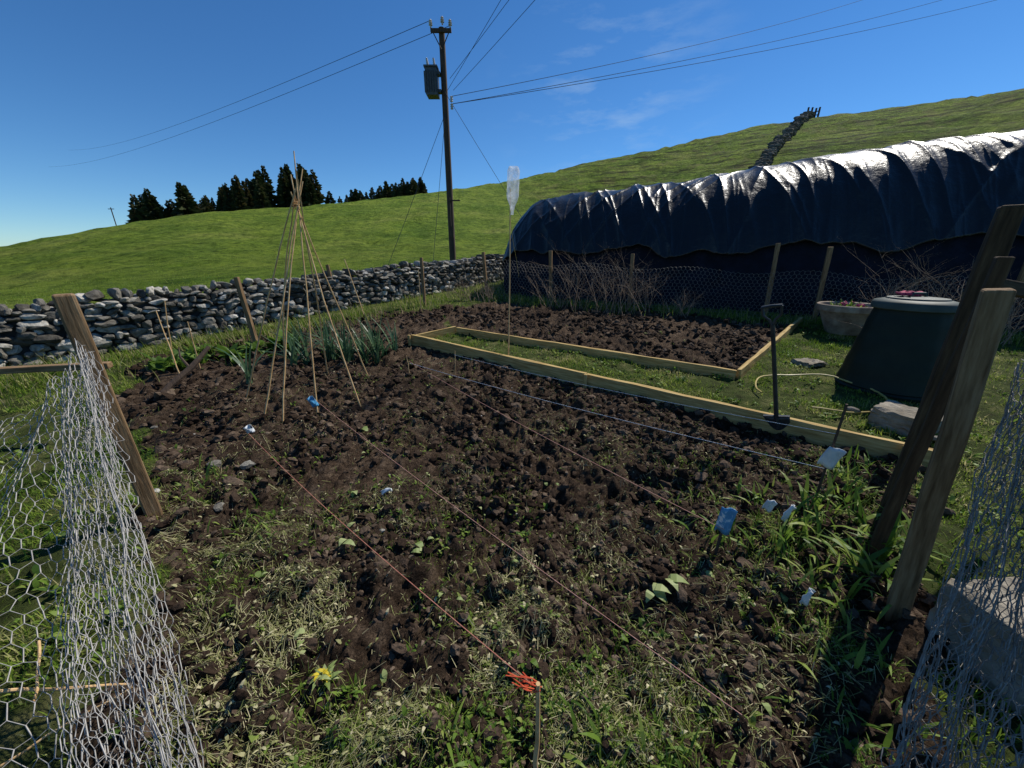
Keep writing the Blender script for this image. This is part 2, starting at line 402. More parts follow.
# ------------------------------------------------------------------ clods
def polar(n,r0,r1,a0,a1,pw=1.0):
    r=r0+(r1-r0)*rng.random(n)**pw;a=np.radians(rng.uniform(a0,a1,n));return r*np.sin(a),r*np.cos(a)
x,y=polar(75000,.6,8.5,-60,60,1.1)
k=soilmask(x,y)>.5;x,y=x[k],y[k]
cl=fbm(x*2.1,y*2.1,77,3);k=rng.random(len(x))<np.clip((cl-.34)*4,.06,1);x,y=x[k],y[k]
sz=.003+.024*rng.random(len(x))**3.6;sz*=np.interp(np.hypot(x,y),[.6,2.5,7],[.75,1.4,2.0])
z=H(x,y)
S=np.stack([sz*rng.uniform(.8,1.7,len(x)),sz*rng.uniform(.7,1.2,len(x)),sz*rng.uniform(.5,1.0,len(x))],1)
big=sz>.02
lumps('soil_clods',np.stack([x,y,z+sz*.12],1)[~big],S[~big],rng.random((~big).sum())*6.3,M['clod'],1,0,.38,rng.random((~big).sum())**1.3*.95,tilt=.8)
lumps('soil_clods.001',np.stack([x,y,z+sz*.0],1)[big],S[big],rng.random(big.sum())*6.3,M['clod'],2,0,.28,rng.random(big.sum())**1.4*.8,tilt=.8,cuts=3)
x,y=polar(70,.8,6,-50,50);k=soilmask(x,y)>.5;x,y=x[k],y[k];sz=.005+.010*rng.random(len(x))**2
lumps('garden_stones',np.stack([x,y,H(x,y)+sz*.1],1),np.stack([sz*1.3,sz,sz*.6],1),rng.random(len(x))*6.3,M['stone'],2,.8,.15,cuts=3)
# ------------------------------------------------------------------ grass & weeds
def grass(name,x,y,hmin,hmax,w,leanmax=1.0,mat='grass',rnd=None,K=3):
    n=len(x);P=np.stack([x,y,H(x,y)-.004],1)
    tuft=fbm(x*3,y*3,91,3)
    hh=(hmin+(hmax-hmin)*rng.random(n)**1.5)*(.35+1.3*tuft**1.3)
    return blades(name,P,hh,w*rng.uniform(.6,1.3,n),rng.random(n)*6.3,rng.uniform(.1,leanmax,n),M[mat],K,rnd=rnd)
x1,y1=polar(170000,.6,12.5,-64,66,.8)
x2,y2=rng.uniform(-1.6,7.5,130000),rng.uniform(1.8,7.5,130000)
x3,y3=rng.uniform(-5.5,-1.6,50000),rng.uniform(.8,4.2,50000)
x=np.concatenate([x1,x2,x3]);y=np.concatenate([y1,y2,y3])
wall=(y-4.6)-(x+6.6)*(7.9/5.9)
k=(soilmask(x,y)<.5)&(wall<0);x,y=x[k],y[k]
k=rng.random(len(x))<np.clip((fbm(x*3.1,y*3.1,13,3)-.36)*4.5,.05,1);x,y=x[k],y[k]
rn=rng.random(len(x));rn=np.clip(.25+rn*.6+(fbm(x*1.8,y*1.8,19,3)-.5)*1.5,0,1)
grass('grass',x,y,.02,.085,.0065,1.35,rnd=rn)
x,y=polar(60000,7,38,-62,10,1.0)
wall=(y-4.6)-(x+6.6)*(7.9/5.9);k=wall>.4;x,y=x[k],y[k]
k=rng.random(len(x))<np.clip((fbm(x*1.2,y*1.2,14,3)-.3)*4,.1,1);x,y=x[k],y[k]
grass('pasture_grass',x,y,.03,.12,.016,1.1,rnd=rng.random(len(x))*.6+.25)
x,y=polar(7000,.9,9,-62,62,.9);wall=(y-4.6)-(x+6.6)*(7.9/5.9);k=(soilmask(x,y)<.5)&(wall<-.2)&(fbm(x*2.5,y*2.5,71,2)>.45);x,y=x[k],y[k]
n=len(x);m=6;az=np.repeat(rng.random(n)*6.3,m)+np.tile(np.arange(m)*6.283/m,n)+rng.normal(0,.5,n*m)
ln=np.repeat(.015+.05*rng.random(n)**2,m)*rng.uniform(.4,1.3,n*m)
cx=np.repeat(x,m)+rng.normal(0,1,n*m)*ln*.4;cy=np.repeat(y,m)+rng.normal(0,1,n*m)*ln*.4
blades('verge_weeds',np.stack([cx,cy,H(cx,cy)+.01],1),ln,ln*.4,az,rng.uniform(.4,1.4,n*m),M['weed'],4,True,rnd=np.clip(np.repeat(rng.random(n),m)+rng.normal(0,.15,n*m),0,1))
def weeddens(x,y):
    d=.05+0*x
    d=d+.26*sstep(1.7,.8,y)*sstep(-.9,.1,x)
    d=d+.5*np.exp(-((x-.0)**2/.12+(y-.75)**2/.03))
    d=d+.85*sstep(1.0,1.7,x)*sstep(3.1,2.3,y)
    d=d+.4*np.clip(1-np.abs(x+1.0-(-.75)*(y-.7))/.35,0,1)*sstep(3.2,1.5,y)
    d=d+.14*sstep(.5,-.6,x)*sstep(2.8,1.0,y)
    d=d+.12*sstep(3.5,2.5,y)
    return d*np.clip((fbm(x*3.3,y*3.3,61,3)-.42)*8,0.03,1.6)
x,y=polar(110000,.6,4.8,-60,60,.9);k=(soilmask(x,y)>.5)&(rng.random(len(x))<weeddens(x,y)*.8);x,y=x[k],y[k]
grass('weed_grass',x,y,.015,.075,.0036,1.5)
x,y=polar(26000,.6,7,-60,60,.9);k=(rng.random(len(x))<np.clip(weeddens(x,y)*.45+.022,0,1))&(soilmask(x,y)>.5);x,y=x[k],y[k]
n=len(x);m=7
cx=np.repeat(x,m);cy=np.repeat(y,m);az=np.repeat(rng.random(n)*6.3,m)+np.tile(np.arange(m)*6.283/m,n)+rng.random(n*m)*1.2
ln=np.repeat(.006+.034*rng.random(n)**2,m)*rng.uniform(.4,1.3,n*m)
off=ln*.5;cx=cx+rng.normal(0,1,n*m)*off;cy=cy+rng.normal(0,1,n*m)*off
blades('weeds',np.stack([cx,cy,H(cx,cy)+.003],1),ln,ln*rng.uniform(.2,.55,n*m),az,rng.uniform(.5,1.6,n*m),M['weed'],4,True,rnd=np.clip(np.repeat(rng.random(n),m)+rng.normal(0,.15,n*m),0,1))
cl=[(1.25,1.75,.14),(1.45,1.6,.16),(1.7,1.75,.2),(1.95,1.95,.2),(2.2,2.1,.2),(1.55,1.35,.16),(1.9,1.5,.24),(2.1,1.7,.26),(.15,.95,.08),(-1.6,1.9,.12),(-2.3,2.3,.15),(1.1,2.1,.1),(2.6,2.4,.14),(.3,.75,.12),(-.1,.72,.1),(.55,.72,.1),(1.35,1.05,.12),(1.2,.85,.1),(1.65,2.1,.13),(2.4,2.35,.15)]
P=[];hh=[];az=[];le=[]
for (a,b,s) in cl:
    for i in range(44):
        px=a+random.gauss(0,.10);py=b+random.gauss(0,.08);P.append((px,py,0));hh.append(s*random.uniform(.3,1.2));az.append(random.random()*6.3);le.append(random.uniform(.2,1.3))
P=np.array(P);P[:,2]=H(P[:,0],P[:,1])-.005;hh=np.array(hh)
blades('dandelion_leaves',P,hh,hh*rng.uniform(.05,.16,len(hh)),np.array(az),np.array(le),M['weed'],4,True)
P=[];hh=[];az=[];
for (a,b,s) in [(-.95,1.72,.10),(-.52,1.68,.08),(-.47,1.62,.07),(.72,1.32,.13),(.78,1.38,.12),(.68,1.36,.1),(-1.35,3.0,.1),(.95,1.42,.06),(-.9,1.15,.08),(-.88,1.1,.06),(-.3,1.3,.05),(1.25,1.28,.08),(-1.0,1.8,.07),(-.2,2.0,.05),(.3,2.3,.05),(-1.2,2.6,.06),(.9,1.0,.06),(-.5,1.0,.05),(-1.1,2.2,.07),(-.6,2.4,.05),(0,1.5,.06),(-1.3,1.5,.07)]:
    for i in range(2): P.append((a+random.gauss(0,.03),b+random.gauss(0,.03),0));hh.append(s*random.uniform(.5,.9));az.append(random.random()*6.3)
P=np.array(P);P[:,2]=H(P[:,0],P[:,1])+.02;hh=np.array(hh)
blades('fallen_leaves',P,hh,hh*.6,np.array(az),rng.uniform(1.3,1.75,len(P)),M['pale_leaf'],4,True)
x,y=polar(30000,.6,5.5,-58,55,.9)
k=(soilmask(x,y)>.5)&(rng.random(len(x))<(.06+.45*sstep(2.7,1.1,y)*sstep(.9,-.3,x)+.18*sstep(1.9,.9,y))*np.clip((fbm(x*3,y*3,101,3)-.40)*6,.06,1.1));x,y=x[k],y[k];n=len(x)
ln=rng.uniform(.008,.032,n)
blades('leaf_litter',np.stack([x,y,H(x,y)+.012],1),ln,ln*rng.uniform(.15,.5,n),rng.random(n)*6.3,rng.uniform(1.1,1.75,n),M['straw'],3,True)
x,y=polar(150000,.6,5.2,-58,55,.9)
den=.12+.70*sstep(2.9,1.3,y)*sstep(.9,-.2,x)+.22*sstep(2.0,1.0,y)
k=(soilmask(x,y)>.5)&(rng.random(len(x))<den*np.clip((fbm(x*3,y*3,101,3)-.42)*6,.04,1.1));x,y=x[k],y[k]
n=len(x);a=fbm(x*2,y*2,55,2)*9+rng.normal(0,1.0,n);L=.008+.06*rng.random(n)**1.8
A=np.stack([x,y,H(x,y)+.004+rng.random(n)*.012],1);x2=x+np.cos(a)*L;y2=y+np.sin(a)*L
B=np.stack([x2,y2,H(x2,y2)+.004+rng.random(n)*.02],1)
edges_mesh('dry_stalks',A,B,.0014,.0008,M['straw'],3,rng.random(n))
# ------------------------------------------------------------------ leeks + leafy greens
P=[];hh=[];az=[];le=[]
for i in range(22):
    bx=-3.1+i*.066+random.gauss(0,.05);by=4.75+i*.02+random.gauss(0,.28)
    for j in range(10): P.append((bx+random.gauss(0,.02),by+random.gauss(0,.02),0));hh.append(random.uniform(.35,.68));az.append(random.choice([0,3.14])+random.gauss(0,.7));le.append(random.uniform(.1,1.1))
P=np.array(P);P[:,2]=H(P[:,0],P[:,1])
blades('leek_plants',P,np.array(hh),.034,np.array(az),np.array(le),M['leek'],6)
P=[];hh=[];az=[];le=[]
for i in range(40):
    bx=random.uniform(-4.6,-3.1);by=5.0+(bx+4.2)*.5+random.gauss(0,.25);s=random.uniform(.1,.26)
    for j in range(9): P.append((bx,by,0));hh.append(s*random.uniform(.6,1.2));az.append(random.random()*6.3);le.append(random.uniform(.4,1.4))
P=np.array(P);P[:,2]=H(P[:,0],P[:,1])
blades('cabbage_greens',P,np.array(hh),np.array(hh)*.5,np.array(az),np.array(le),M['weed'],4,True,rnd=rng.random(len(P))*.6)
P=[]
for i in range(15000):
    t=random.random()
    if random.random()<.6: px,py=-6.4+t*5.9,4.3+t*7.9;q=abs(random.gauss(0,.5));px+=.2+q*.8;py-=.15+q*.6
    else: px=-.7+t*9;py=9.15-.405*px+random.gauss(.0,.22)
    P.append((px,py,0))
P=np.array(P);P[:,2]=H(P[:,0],P[:,1])
k=rng.random(len(P))<np.clip((fbm(P[:,0]*2.5,P[:,1]*2.5,17,2)-.3)*4,.1,1);P=P[k]
blades('verge_grass',P,rng.uniform(.05,.26,len(P)),.009,rng.random(len(P))*6.3,rng.uniform(.1,1.1,len(P)),M['grass'],3,rnd=np.clip(rng.random(len(P))*1.15,0,1))
# ------------------------------------------------------------------ dry stone wall
def stonewall(name,p0,p1,ht,th,sl,wob=.06,sub=2):
    p0=np.array(p0,float);p1=np.array(p1,float);L=np.linalg.norm(p1-p0);d=(p1-p0)/L;nrm=np.array([d[1],-d[0]])
    C=[];S=[];yaw=math.atan2(d[1],d[0]);Yw=[]
    zz=0
    while zz<ht:
        rh=sl*random.uniform(.45,.75)*(1-.25*zz/ht)
        batter=th/2*(1-.25*zz/ht)
        for side in(1,-1):
            s=-random.random()*sl
            while s<L:
                w=sl*random.choice([.5,.7,.9,1.1,1.5])*random.uniform(.85,1.15);px,py=p0+d*(s+w/2)+nrm*side*batter
                hk=random.uniform(.7,1.25)
                C.append((px+random.gauss(0,.02),py+random.gauss(0,.02),hb(px,py)+zz+rh/2+(random.random()-.5)*.05));S.append((w*.58,sl*random.uniform(.45,.75),rh*.62*hk));Yw.append(yaw+random.gauss(0,.16));s+=w*.97
        zz+=rh*.93
    s=0
    while s<L:
        w=sl*random.uniform(.35,1.0);px,py=p0+d*(s+w/2)
        hgt=sl*random.uniform(.35,.95)
        if random.random()<.93:
            C.append((px+random.gauss(0,.03),py+random.gauss(0,.03),hb(px,py)+zz+hgt*.2+(fbm(s*.9,3.3,1,2)-.5)*wob*3));S.append((w*.55,th*random.uniform(.35,.55),hgt*.62));Yw.append(yaw+random.gauss(0,.25))
        s+=w*.98
    e=empty(name)
    lumps('stones',np.array(C),np.array(S),np.array(Yw),M['stone'],sub,.7,.11,parent=e,tilt=.3,cuts=5)
    mb=MB();k=int(L/.5)+1
    V=[];Fc=[]
    for i in range(k+1):
        q=p0+d*L*i/k;zb=hb(q[0],q[1])
        for sd,zz2 in((1,-.1),(1,ht*.95),(-1,ht*.95),(-1,-.1)):
            V.append((q[0]+nrm[0]*sd*th*.34,q[1]+nrm[1]*sd*th*.34,zb+zz2))
    for i in range(k):
        for j in range(4):
            j2=(j+1)%4;Fc.append((i*4+j,i*4+j2,i*4+4+j2,i*4+4+j))
    mb.add(V,Fc);mb.obj('core',[M['core']],False,parent=e)
    return e
stonewall('dry_stone_wall',(-9.3,1.0),(1.5,15.45),.66,.42,.155)
def pol(r,az): return (r*math.sin(math.radians(az)),r*math.cos(math.radians(az)))
C=[];S=[];Yw=[]
path=[(50,29.4),(75,29.6),(95,30.3),(115,31.3),(140,32.6),(160,33.7),(172,34.4)]
pp=[np.array(pol(r,a)) for r,a in path]
for i in range(len(pp)-1):
    a,b=pp[i],pp[i+1];L=np.linalg.norm(b-a);d=(b-a)/L;n_=int(L/.55);nr=np.array([d[1],-d[0]])
    for j in range(n_):
        q=a+d*L*(j+.5)/n_
        for zz in(.15,.5,.85,1.2,1.5):
          for sd in(-.5,.5):
            C.append((q[0]+nr[0]*sd+random.gauss(0,.15),q[1]+nr[1]*sd+random.gauss(0,.15),hb(q[0],q[1])+zz+random.gauss(0,.1)));S.append((.45*random.uniform(.6,1.2),.7*random.uniform(.7,1.2),.32*random.uniform(.7,1.2)));Yw.append(math.atan2(d[1],d[0])+random.gauss(0,.4))
lumps('hill_stone_wall',np.array(C),np.array(S),np.array(Yw),M['stone'],2,.7,.18,rnd=rng.random(len(C))*.5,cuts=3)
mb=MB()
for a in(34.0,34.35,34.7,35.0):
    q=pol(170,a);zb=hb(*q);mb.tube([(q[0],q[1],zb-.3),(q[0]+.1,q[1],zb+3.0+random.random())],.28,6)
q0=pol(170,34.0);q1=pol(170,35.0)
for dz in(1.2,2.2): mb.tube([(q0[0],q0[1],hb(*q0)+dz),(q1[0],q1[1],hb(*q1)+dz)],.14,5)
mb.obj('hill_gate',[M['pole']])
# ------------------------------------------------------------------ trees
def conifers(name,items,mat):
    V=[];F=[];R=[];A=[];B=[];RA=[];RB=[]
    for (r,a,ht,sp) in items:
        q=pol(r,a);zb=hb(*q)-.5
        lean=random.gauss(0,.02);tt=random.random()*.35
        A.append((q[0],q[1],zb));B.append((q[0]+lean*ht,q[1],zb+ht));RA.append(ht*.022);RB.append(.03)
        nb=int(ht*44)
        for i in range(nb):
            t=random.random()**.8;t=.08+.92*t
            rad=ht*sp*(1.06-t)**.7*random.uniform(.25,1.15)*(1 if t>.2 else .8)
            az=random.random()*6.283;zc=zb+ht*t
            tip=np.array([q[0]+math.cos(az)*rad+lean*ht*t,q[1]+math.sin(az)*rad,zc-rad*random.uniform(-.25,.4)])
            root=np.array([q[0]+math.cos(az)*rad*.25+lean*ht*t,q[1]+math.sin(az)*rad*.25,zc])
            w=.16+rad*.18;sd=np.array([-math.sin(az),math.cos(az),0])*w
            o=len(V);mid=(root+tip)/2
            V+= [root,mid+sd*.8+np.array([0,0,-.15]),tip,mid-sd*.8+np.array([0,0,.05])];F.append((o,o+1,o+2,o+3))
            V+= [root,mid+np.array([0,0,w*.6]),tip,mid-np.array([0,0,w*.9])];F.append((o+4,o+5,o+6,o+7))
            rv=min(1,random.random()*.55+.25*t*random.random()+tt);R+=[rv]*8
    e=empty(name)
    np_mesh('needles',np.array(V),np.array(F),mat,np.array(R),False,e)
    edges_mesh('trunks',np.array(A),np.array(B),np.array(RA),np.array(RB),M['pole'],6,parent=e)
    return e
it=[]
for i in range(20):
    it.append((random.uniform(90,98),random.uniform(-42.8,-38.2),random.uniform(3.6,6.2),random.uniform(.32,.45)))
for i in range(46):
    a=random.uniform(-38.4,-25.4);c=np.interp(a,[-38.4,-36,-33,-30.8,-29.5,-27.5,-25.4],[5.2,6.2,8.0,10.0,10.8,9.8,7.5])
    it.append((random.uniform(96,106),a,c*random.uniform(.68,1.05),random.uniform(.24,.36)))
conifers('conifer_trees',it,M['needles'])
it=[]
for i in range(40):
    a=random.choice([random.uniform(-24,-20),random.uniform(-19.5,-11.3),random.uniform(-19.0,-11.5)])
    it.append((random.uniform(112,118),a,random.uniform(3.4,5.6),random.uniform(.35,.5)))
conifers('conifer_trees.001',it,M['needles'])
mb=MB();q=pol(80,-44.6);mb.tube([(q[0],q[1],hb(*q)),(q[0],q[1],hb(*q)+2.6)],.06,6);mb.box((q[0],q[1],hb(*q)+2.4),(.8,.08,.08));mb.obj('ridge_post',[M['pole']])
# ------------------------------------------------------------------ utility pole
up=empty('utility_pole')
px,py=-2.12,14.0;zb=hb(px,py);T=8.05
mb=MB();mb.tube([(px,py,zb-.3),(px,py,T*.5),(px,py,T)],[.115,.105,.09],12);mb.obj('shaft',[M['pole']],parent=up)
mb=MB()
mb.box((px,py-.13,T-.12),(.62,.08,.09));mb.tube([(px-.25,py-.16,T-.15),(px,py-.16,T-.6)],.015,5);mb.tube([(px+.25,py-.16,T-.15),(px,py-.16,T-.6)],.015,5)
mb.box((px+.15,py-.12,3.35),(.42,.05,.04));mb.box((px,py-.14,3.0),(.05,.04,.9));mb.box((px,py-.12,2.3),(.16,.03,.22))
mb.obj('crossarm',[M['pole']],False,parent=up)
mb=MB()
for dx in(-.30,.05,.28):
    mb.lathe([(.025,0),(.025,.04),(.06,.06),(.03,.09),(.06,.11),(.03,.14),(.05,.16),(.02,.2),(0,.21)],(px+dx,py-.13,T-.05 if dx!=.05 else T+.02),10)
for dz in(0,.2): mb.lathe([(0,0),(.05,.02),(.03,.06),(.05,.08),(.03,.12),(.05,.14),(0,.17)],(px+.22,py-.1,T-1.9-dz),8)
mb.obj('insulators',[M['porcelain']],parent=up)
mb=MB();tx,ty,tz=px-.36,py-.05,6.3
mb.box((tx,ty,tz+.35),(.36,.38,.7));mb.box((tx,ty,tz+.73),(.42,.44,.05))
for i in range(5):
    mb.box((tx-.20,ty-.15+i*.075,tz+.35),(.05,.012,.55));mb.box((tx-.15+i*.075,ty-.205,tz+.35),(.012,.05,.55))
mb.tube([(tx-.1,ty,tz+.74),(tx-.14,ty,tz+1.0)],[.045,.03],8,1);mb.tube([(tx+.1,ty,tz+.74),(tx+.07,ty,tz+1.0)],[.045,.03],8,1)
mb.box((px-.14,py-.02,tz+.6),(.1,.2,.08));mb.box((px-.14,py-.02,tz+.15),(.1,.2,.08))
mb.obj('transformer',[M['steel'],M['porcelain']],False,.01,up)
def wire(name,p0,p1,sag,r=.012,mat='wire',n=24,parent=None):
    p0=Vector(p0);p1=Vector(p1);mb=MB();P=[]
    for i in range(n+1):
        t=i/n;p=p0.lerp(p1,t);p.z-=sag*4*t*(1-t);P.append(p)
    mb.tube(P,r,5);return mb.obj(name,[M[mat]],parent=parent)
cab=empty('power_lines')
for dx,dz,e_ in((-.30,.12,(-75,72,18.6)),(.28,.0,(-76,69,15.5))):
    wire('cable',(px+dx,py-.13,T+dz),e_,.9,.0075,parent=cab)
for i,e_ in enumerate(((23.2,30.7,17.4),(26.5,28.2,16.2),(27.5,26.5,15.2))):
    wire('cable',(px+.2,py-.1,T-1.75-.2*min(i,1)),e_,.25,.0085,parent=cab)
for dx in(-.3,.0,.3): wire('cable',(px+.2+dx*.3,py-.13,T-1.3-abs(dx)),(5.6+dx*4,3.2,9.3),.1,.006,parent=cab)
for (ex,ey) in((-3.9,12.0),(-2.6,12.7),): wire('stay',(px,py-.1,T-2.2),(ex,ey,hb(ex,ey)+.4),.02,.007,n=4,parent=cab)
wire('stay',(px,py-.1,T-1.6),(.6,13.6,2.4),.02,.007,n=4,parent=cab)
# ------------------------------------------------------------------ polytunnel under black sheet
pt=empty('polytunnel')
d=np.array([.927,-.375]);nn=np.array([.375,.927]);C0=np.array([.55,11.75])-np.array([.927,-.375])*.38;W=1.85;LT=13.4
def section(s,q,off=0.0):
    zr=np.interp(s,[0,.8,4.6,7.5,10.0,13.4],[2.95,3.0,3.26,3.62,3.76,3.82])
    e=np.sqrt(np.clip(1-(1-np.clip(s/1.0,0,1))**2,0,1))
    wsc=.62+.38*e;hsc=.45+.55*e
    c=-np.cos(np.pi*q);sn=np.sin(np.pi*q)
    ze=.85+.22*sstep(6.5,9.5,s);ye=.9+.15*sstep(6.5,9.5,s)
    yo=np.sign(c)*np.abs(c)**ye*W*wsc
    cx=C0[0]+d[0]*s;cy=C0[1]+d[1]*s
    bx=cx+nn[0]*yo;by=cy+nn[1]*yo
    zb=Hbase(bx,by)
    zz=zb+(zr-zb)*hsc*np.abs(sn)**ze
    ny=c*.8;nz=sn
    l=np.sqrt(ny**2+nz**2)+1e-6
    bx=bx+nn[0]*ny/l*off;by=by+nn[1]*ny/l*off;zz=zz+nz/l*off
    return np.stack([bx,by,zz],-1)
def gridfaces(a,b):
    i=np.arange(a*b).reshape(a,b);return np.stack([i[:-1,:-1],i[:-1,1:],i[1:,1:],i[1:,:-1]],-1).reshape(-1,4)
s=np.linspace(0,LT,140);q=np.linspace(0,1,50);Sg,Qg=np.meshgrid(s,q,indexing='ij')
off=-.05+(fbm(Sg*2,Qg*6,3,3)-.5)*.06
V=section(Sg,Qg,off);np_mesh('side_netting',V.reshape(-1,3),gridfaces(140,50),M['navy'],None,True,pt)
Vc=section(np.zeros(40),np.linspace(0,1,40),-.05);cen=Vc.mean(0)
np_mesh('end_wall',np.vstack([Vc,cen]),np.array([[i,i+1,40] for i in range(39)]),M['navy'],None,True,pt)
ns,nq=1000,180
s=np.linspace(-.06,LT,ns);t=np.linspace(0,1,nq);Sg,Tg=np.meshgrid(s,t,indexing='ij')
qlow=.10+.02*np.abs(np.sin(s*1.15+.4))+.07*(fbm(s*1.3,s*0+.5,8,3)-.5)+.025*sstep(6.5,9.5,s)
Qg=qlow[:,None]+(.9-qlow[:,None])*Tg
def ridged(a): return 1-np.abs(2*a-1)
A_=Qg*5.0
w1=ridged(fbm((Sg+A_*.55)*1.1,A_*.28,12,2))**9
w2=ridged(fbm((Sg+A_*.35)*2.3+5,A_*.35,15,2))**9
w3=ridged(fbm((Sg-A_*.8)*1.7+9,A_*.45,16,2))**10
w4=ridged(fbm((Sg+A_*.1)*5.5+3,A_*.6,26,2))**6
sag=(fbm(Sg*.8,A_*.7,18,3)-.5)*.10
hoop=np.abs(np.sin(Sg*np.pi/1.7))**.7
off=.03-hoop*.03*np.sin(np.pi*Qg)+w1*.045+w2*.035+w3*.035+w4*.012*(1-sstep(.3,.5,Qg))+sag
edge=np.clip(1-Tg/.10,0,1);off=off+edge*(.03+.08*(ridged(fbm(Sg*2.2,Sg*0+2,4,2))**2))
V=section(np.clip(Sg,0,99),Qg,off)
tp=np_mesh('black_tarpaulin',V.reshape(-1,3),gridfaces(ns,nq),M['tarp'],None,True,pt)
so=tp.modifiers.new('s','SOLIDIFY');so.thickness=.004
# ------------------------------------------------------------------ fence along tunnel
def fy(x): return 9.38-.405*x
posts=[(-.62,1.1),(.93,1.17),(2.6,1.15),(5.0,1.4),(5.75,1.35),(8.1,1.3)]
for (x_,hh_) in posts:
    y_=fy(x_);z_=hb(x_,y_)
    plank('fence_post',(x_,y_,z_-.1),(x_-.06+random.gauss(0,.03),y_+random.gauss(0,.03),z_+hh_),.07,.065,M['wood'],facing=(.9,-.4,0))
def hexwire(name,Wd,Hh,fn,cell=.05,rad=.0009,mat='galv',jit=.004,parent=None):
    w=cell/2;qv=cell*.16;pitch=cell*.85
    ni=int(Wd/w);nj=int(Hh/pitch)
    I,J=np.meshgrid(np.arange(ni+1),np.arange(nj+1),indexing='ij')
    U=I*w;Vv=J*pitch+np.where((I+J)%2==0,qv,-qv)
    U=U+rng.normal(0,jit,U.shape);Vv=Vv+rng.normal(0,jit,U.shape)
    Pt=fn(U.ravel()/Wd,Vv.ravel()/Hh).reshape(U.shape+(3,))
    A=[Pt[:-1].reshape(-1,3)];B=[Pt[1:].reshape(-1,3)];RR_=[np.full(len(A[0]),rad)]
    m_=((I+J)%2==0)[:,:-1]
    A.append(Pt[:,:-1][m_]);B.append(Pt[:,1:][m_]);RR_.append(np.full(m_.sum(),rad*1.7))
    A=np.concatenate(A);B=np.concatenate(B);Rr=np.concatenate(RR_)
    return edges_mesh(name,A,B,Rr,Rr,M[mat],4,parent=parent)
def fn(u,v):
    x=-.62+u*9.0;y=fy(x)-.06+(fbm(u*20,v*2,4,2)-.5)*.06
    return np.stack([x,y,Hbase(x,y)+.02+v*(.92+.05*np.sin(u*30))],-1)
hexwire('chicken_wire_fence',9.0,.95,fn,.075,.0018,'galv2')
# ------------------------------------------------------------------ bed edging boards
def board(p0,p1,hgt,th,name='bed_edging_board'):
    z0,z1=hb(*p0),hb(*p1)
    return plank(name,(p0[0],p0[1],z0+hgt/2-.02),(p1[0],p1[1],z1+hgt/2-.02),th,hgt,M['board'],facing=((p1[1]-p0[1]),-(p1[0]-p0[0]),0),bevel=.005,worn=.005)
board((-1.55,5.67),(.85,4.045),.17,.06);board((.853,4.043),(3.25,2.42),.17,.06)
board((-1.53,5.74),(-.97,6.30),.14,.05)
board((-.94,6.27),(2.69,4.24),.13,.05)
board((2.74,4.27),(5.45,7.0),.13,.05)
for (x_,y_) in((.83,3.98),(3.0,2.5),(-1.58,5.6)): plank('board_peg',(x_,y_,hb(x_,y_)-.05),(x_,y_,hb(x_,y_)+.16),.04,.04,M['board'])
# ------------------------------------------------------------------ wigwam of canes
wg=empty('cane_wigwam');ap=Vector((-2.02,3.82,2.0))
mb=MB()
for i,((x_,y_),ex) in enumerate(zip([(-2.36,3.2),(-2.88,3.72),(-1.95,3.4),(-1.56,3.55),(-1.72,4.25),(-2.35,4.5),(-2.75,4.25),(-2.15,3.15)],[.22,.18,.5,.28,.12,.3,.15,.35])):
    b=Vector((x_,y_,h(x_,y_)-.05));a=ap+Vector((random.gauss(0,.03),random.gauss(0,.03),0));dr=(a-b).normalized();e=a+dr*ex
    bow=Vector((random.gauss(0,.02),random.gauss(0,.02),0))
    P=[b.lerp(e,t/8)+bow*math.sin(math.pi*t/8)+Vector((random.gauss(0,.004),random.gauss(0,.004),0)) for t in range(9)]
    mb.tube(P,[.0085-.0004*t for t in range(9)],7)
mb.obj('canes',[M['cane']],parent=wg)
mb=MB();P=[ap+Vector((math.cos(a*.9)*.03,math.sin(a*.9)*.03,-.03+a*.003)) for a in range(24)];mb.tube(P,.004,5);mb.obj('binding_twine',[M['cane']],parent=wg)
def cane(p0,p1,r=.008,mat='cane',name='garden_cane'):
    mb=MB();a=Vector(p0);b=Vector(p1);mb.tube([a.lerp(b,t/6)+Vector((random.gauss(0,.003),random.gauss(0,.003),0)) for t in range(7)],[r*(1-.05*t) for t in range(7)],7)
    return mb.obj(name,[M[mat]])
cane((-4.25,4.45,h(-4.25,4.45)-.05),(-4.15,4.5,1.05));cane((-4.05,4.3,h(-4.05,4.3)-.05),(-4.2,4.4,.95));cane((-4.0,4.55,h(-4,4.55)-.05),(-3.95,4.5,.8))
cane((-1.25,4.33,h(-1.25,4.33)-.05),(-1.27,4.33,.42),.006)
cane((-.72,4.45,h(-.72,4.45)-.05),(-.70,4.45,.45),.006)
cane((-3.0,7.6,.3),(-3.3,7.7,1.5),.012);cane((-1.95,8.0,.3),(-1.95,8.05,1.3),.01)
for (a,b,c,dx) in((-3.9,5.55,1.02,-.08),(-2.0,8.6,1.05,0),(-3.75,8.1,.95,-.1)):
    plank('fence_post',(a,b,hb(a,b)-.1),(a+dx,b,hb(a,b)+c),.06,.055,M['wood'])
mb=MB();mb.tube([(-3.76,3.63,.1),(-3.70,3.8,.24),(-3.6,4.0,.38),(-3.52,4.2,.56)],[.035,.03,.032,.02],8);mb.tube([(-3.62,3.98,.38),(-3.75,4.05,.48),(-3.78,4.1,.58)],[.015,.012,.006],6);mb.obj('old_branch',[M['pole']])
cane((.075,.70,-.1),(.072,.70,.44),.009,'cane','twine_stake')
mb=MB()
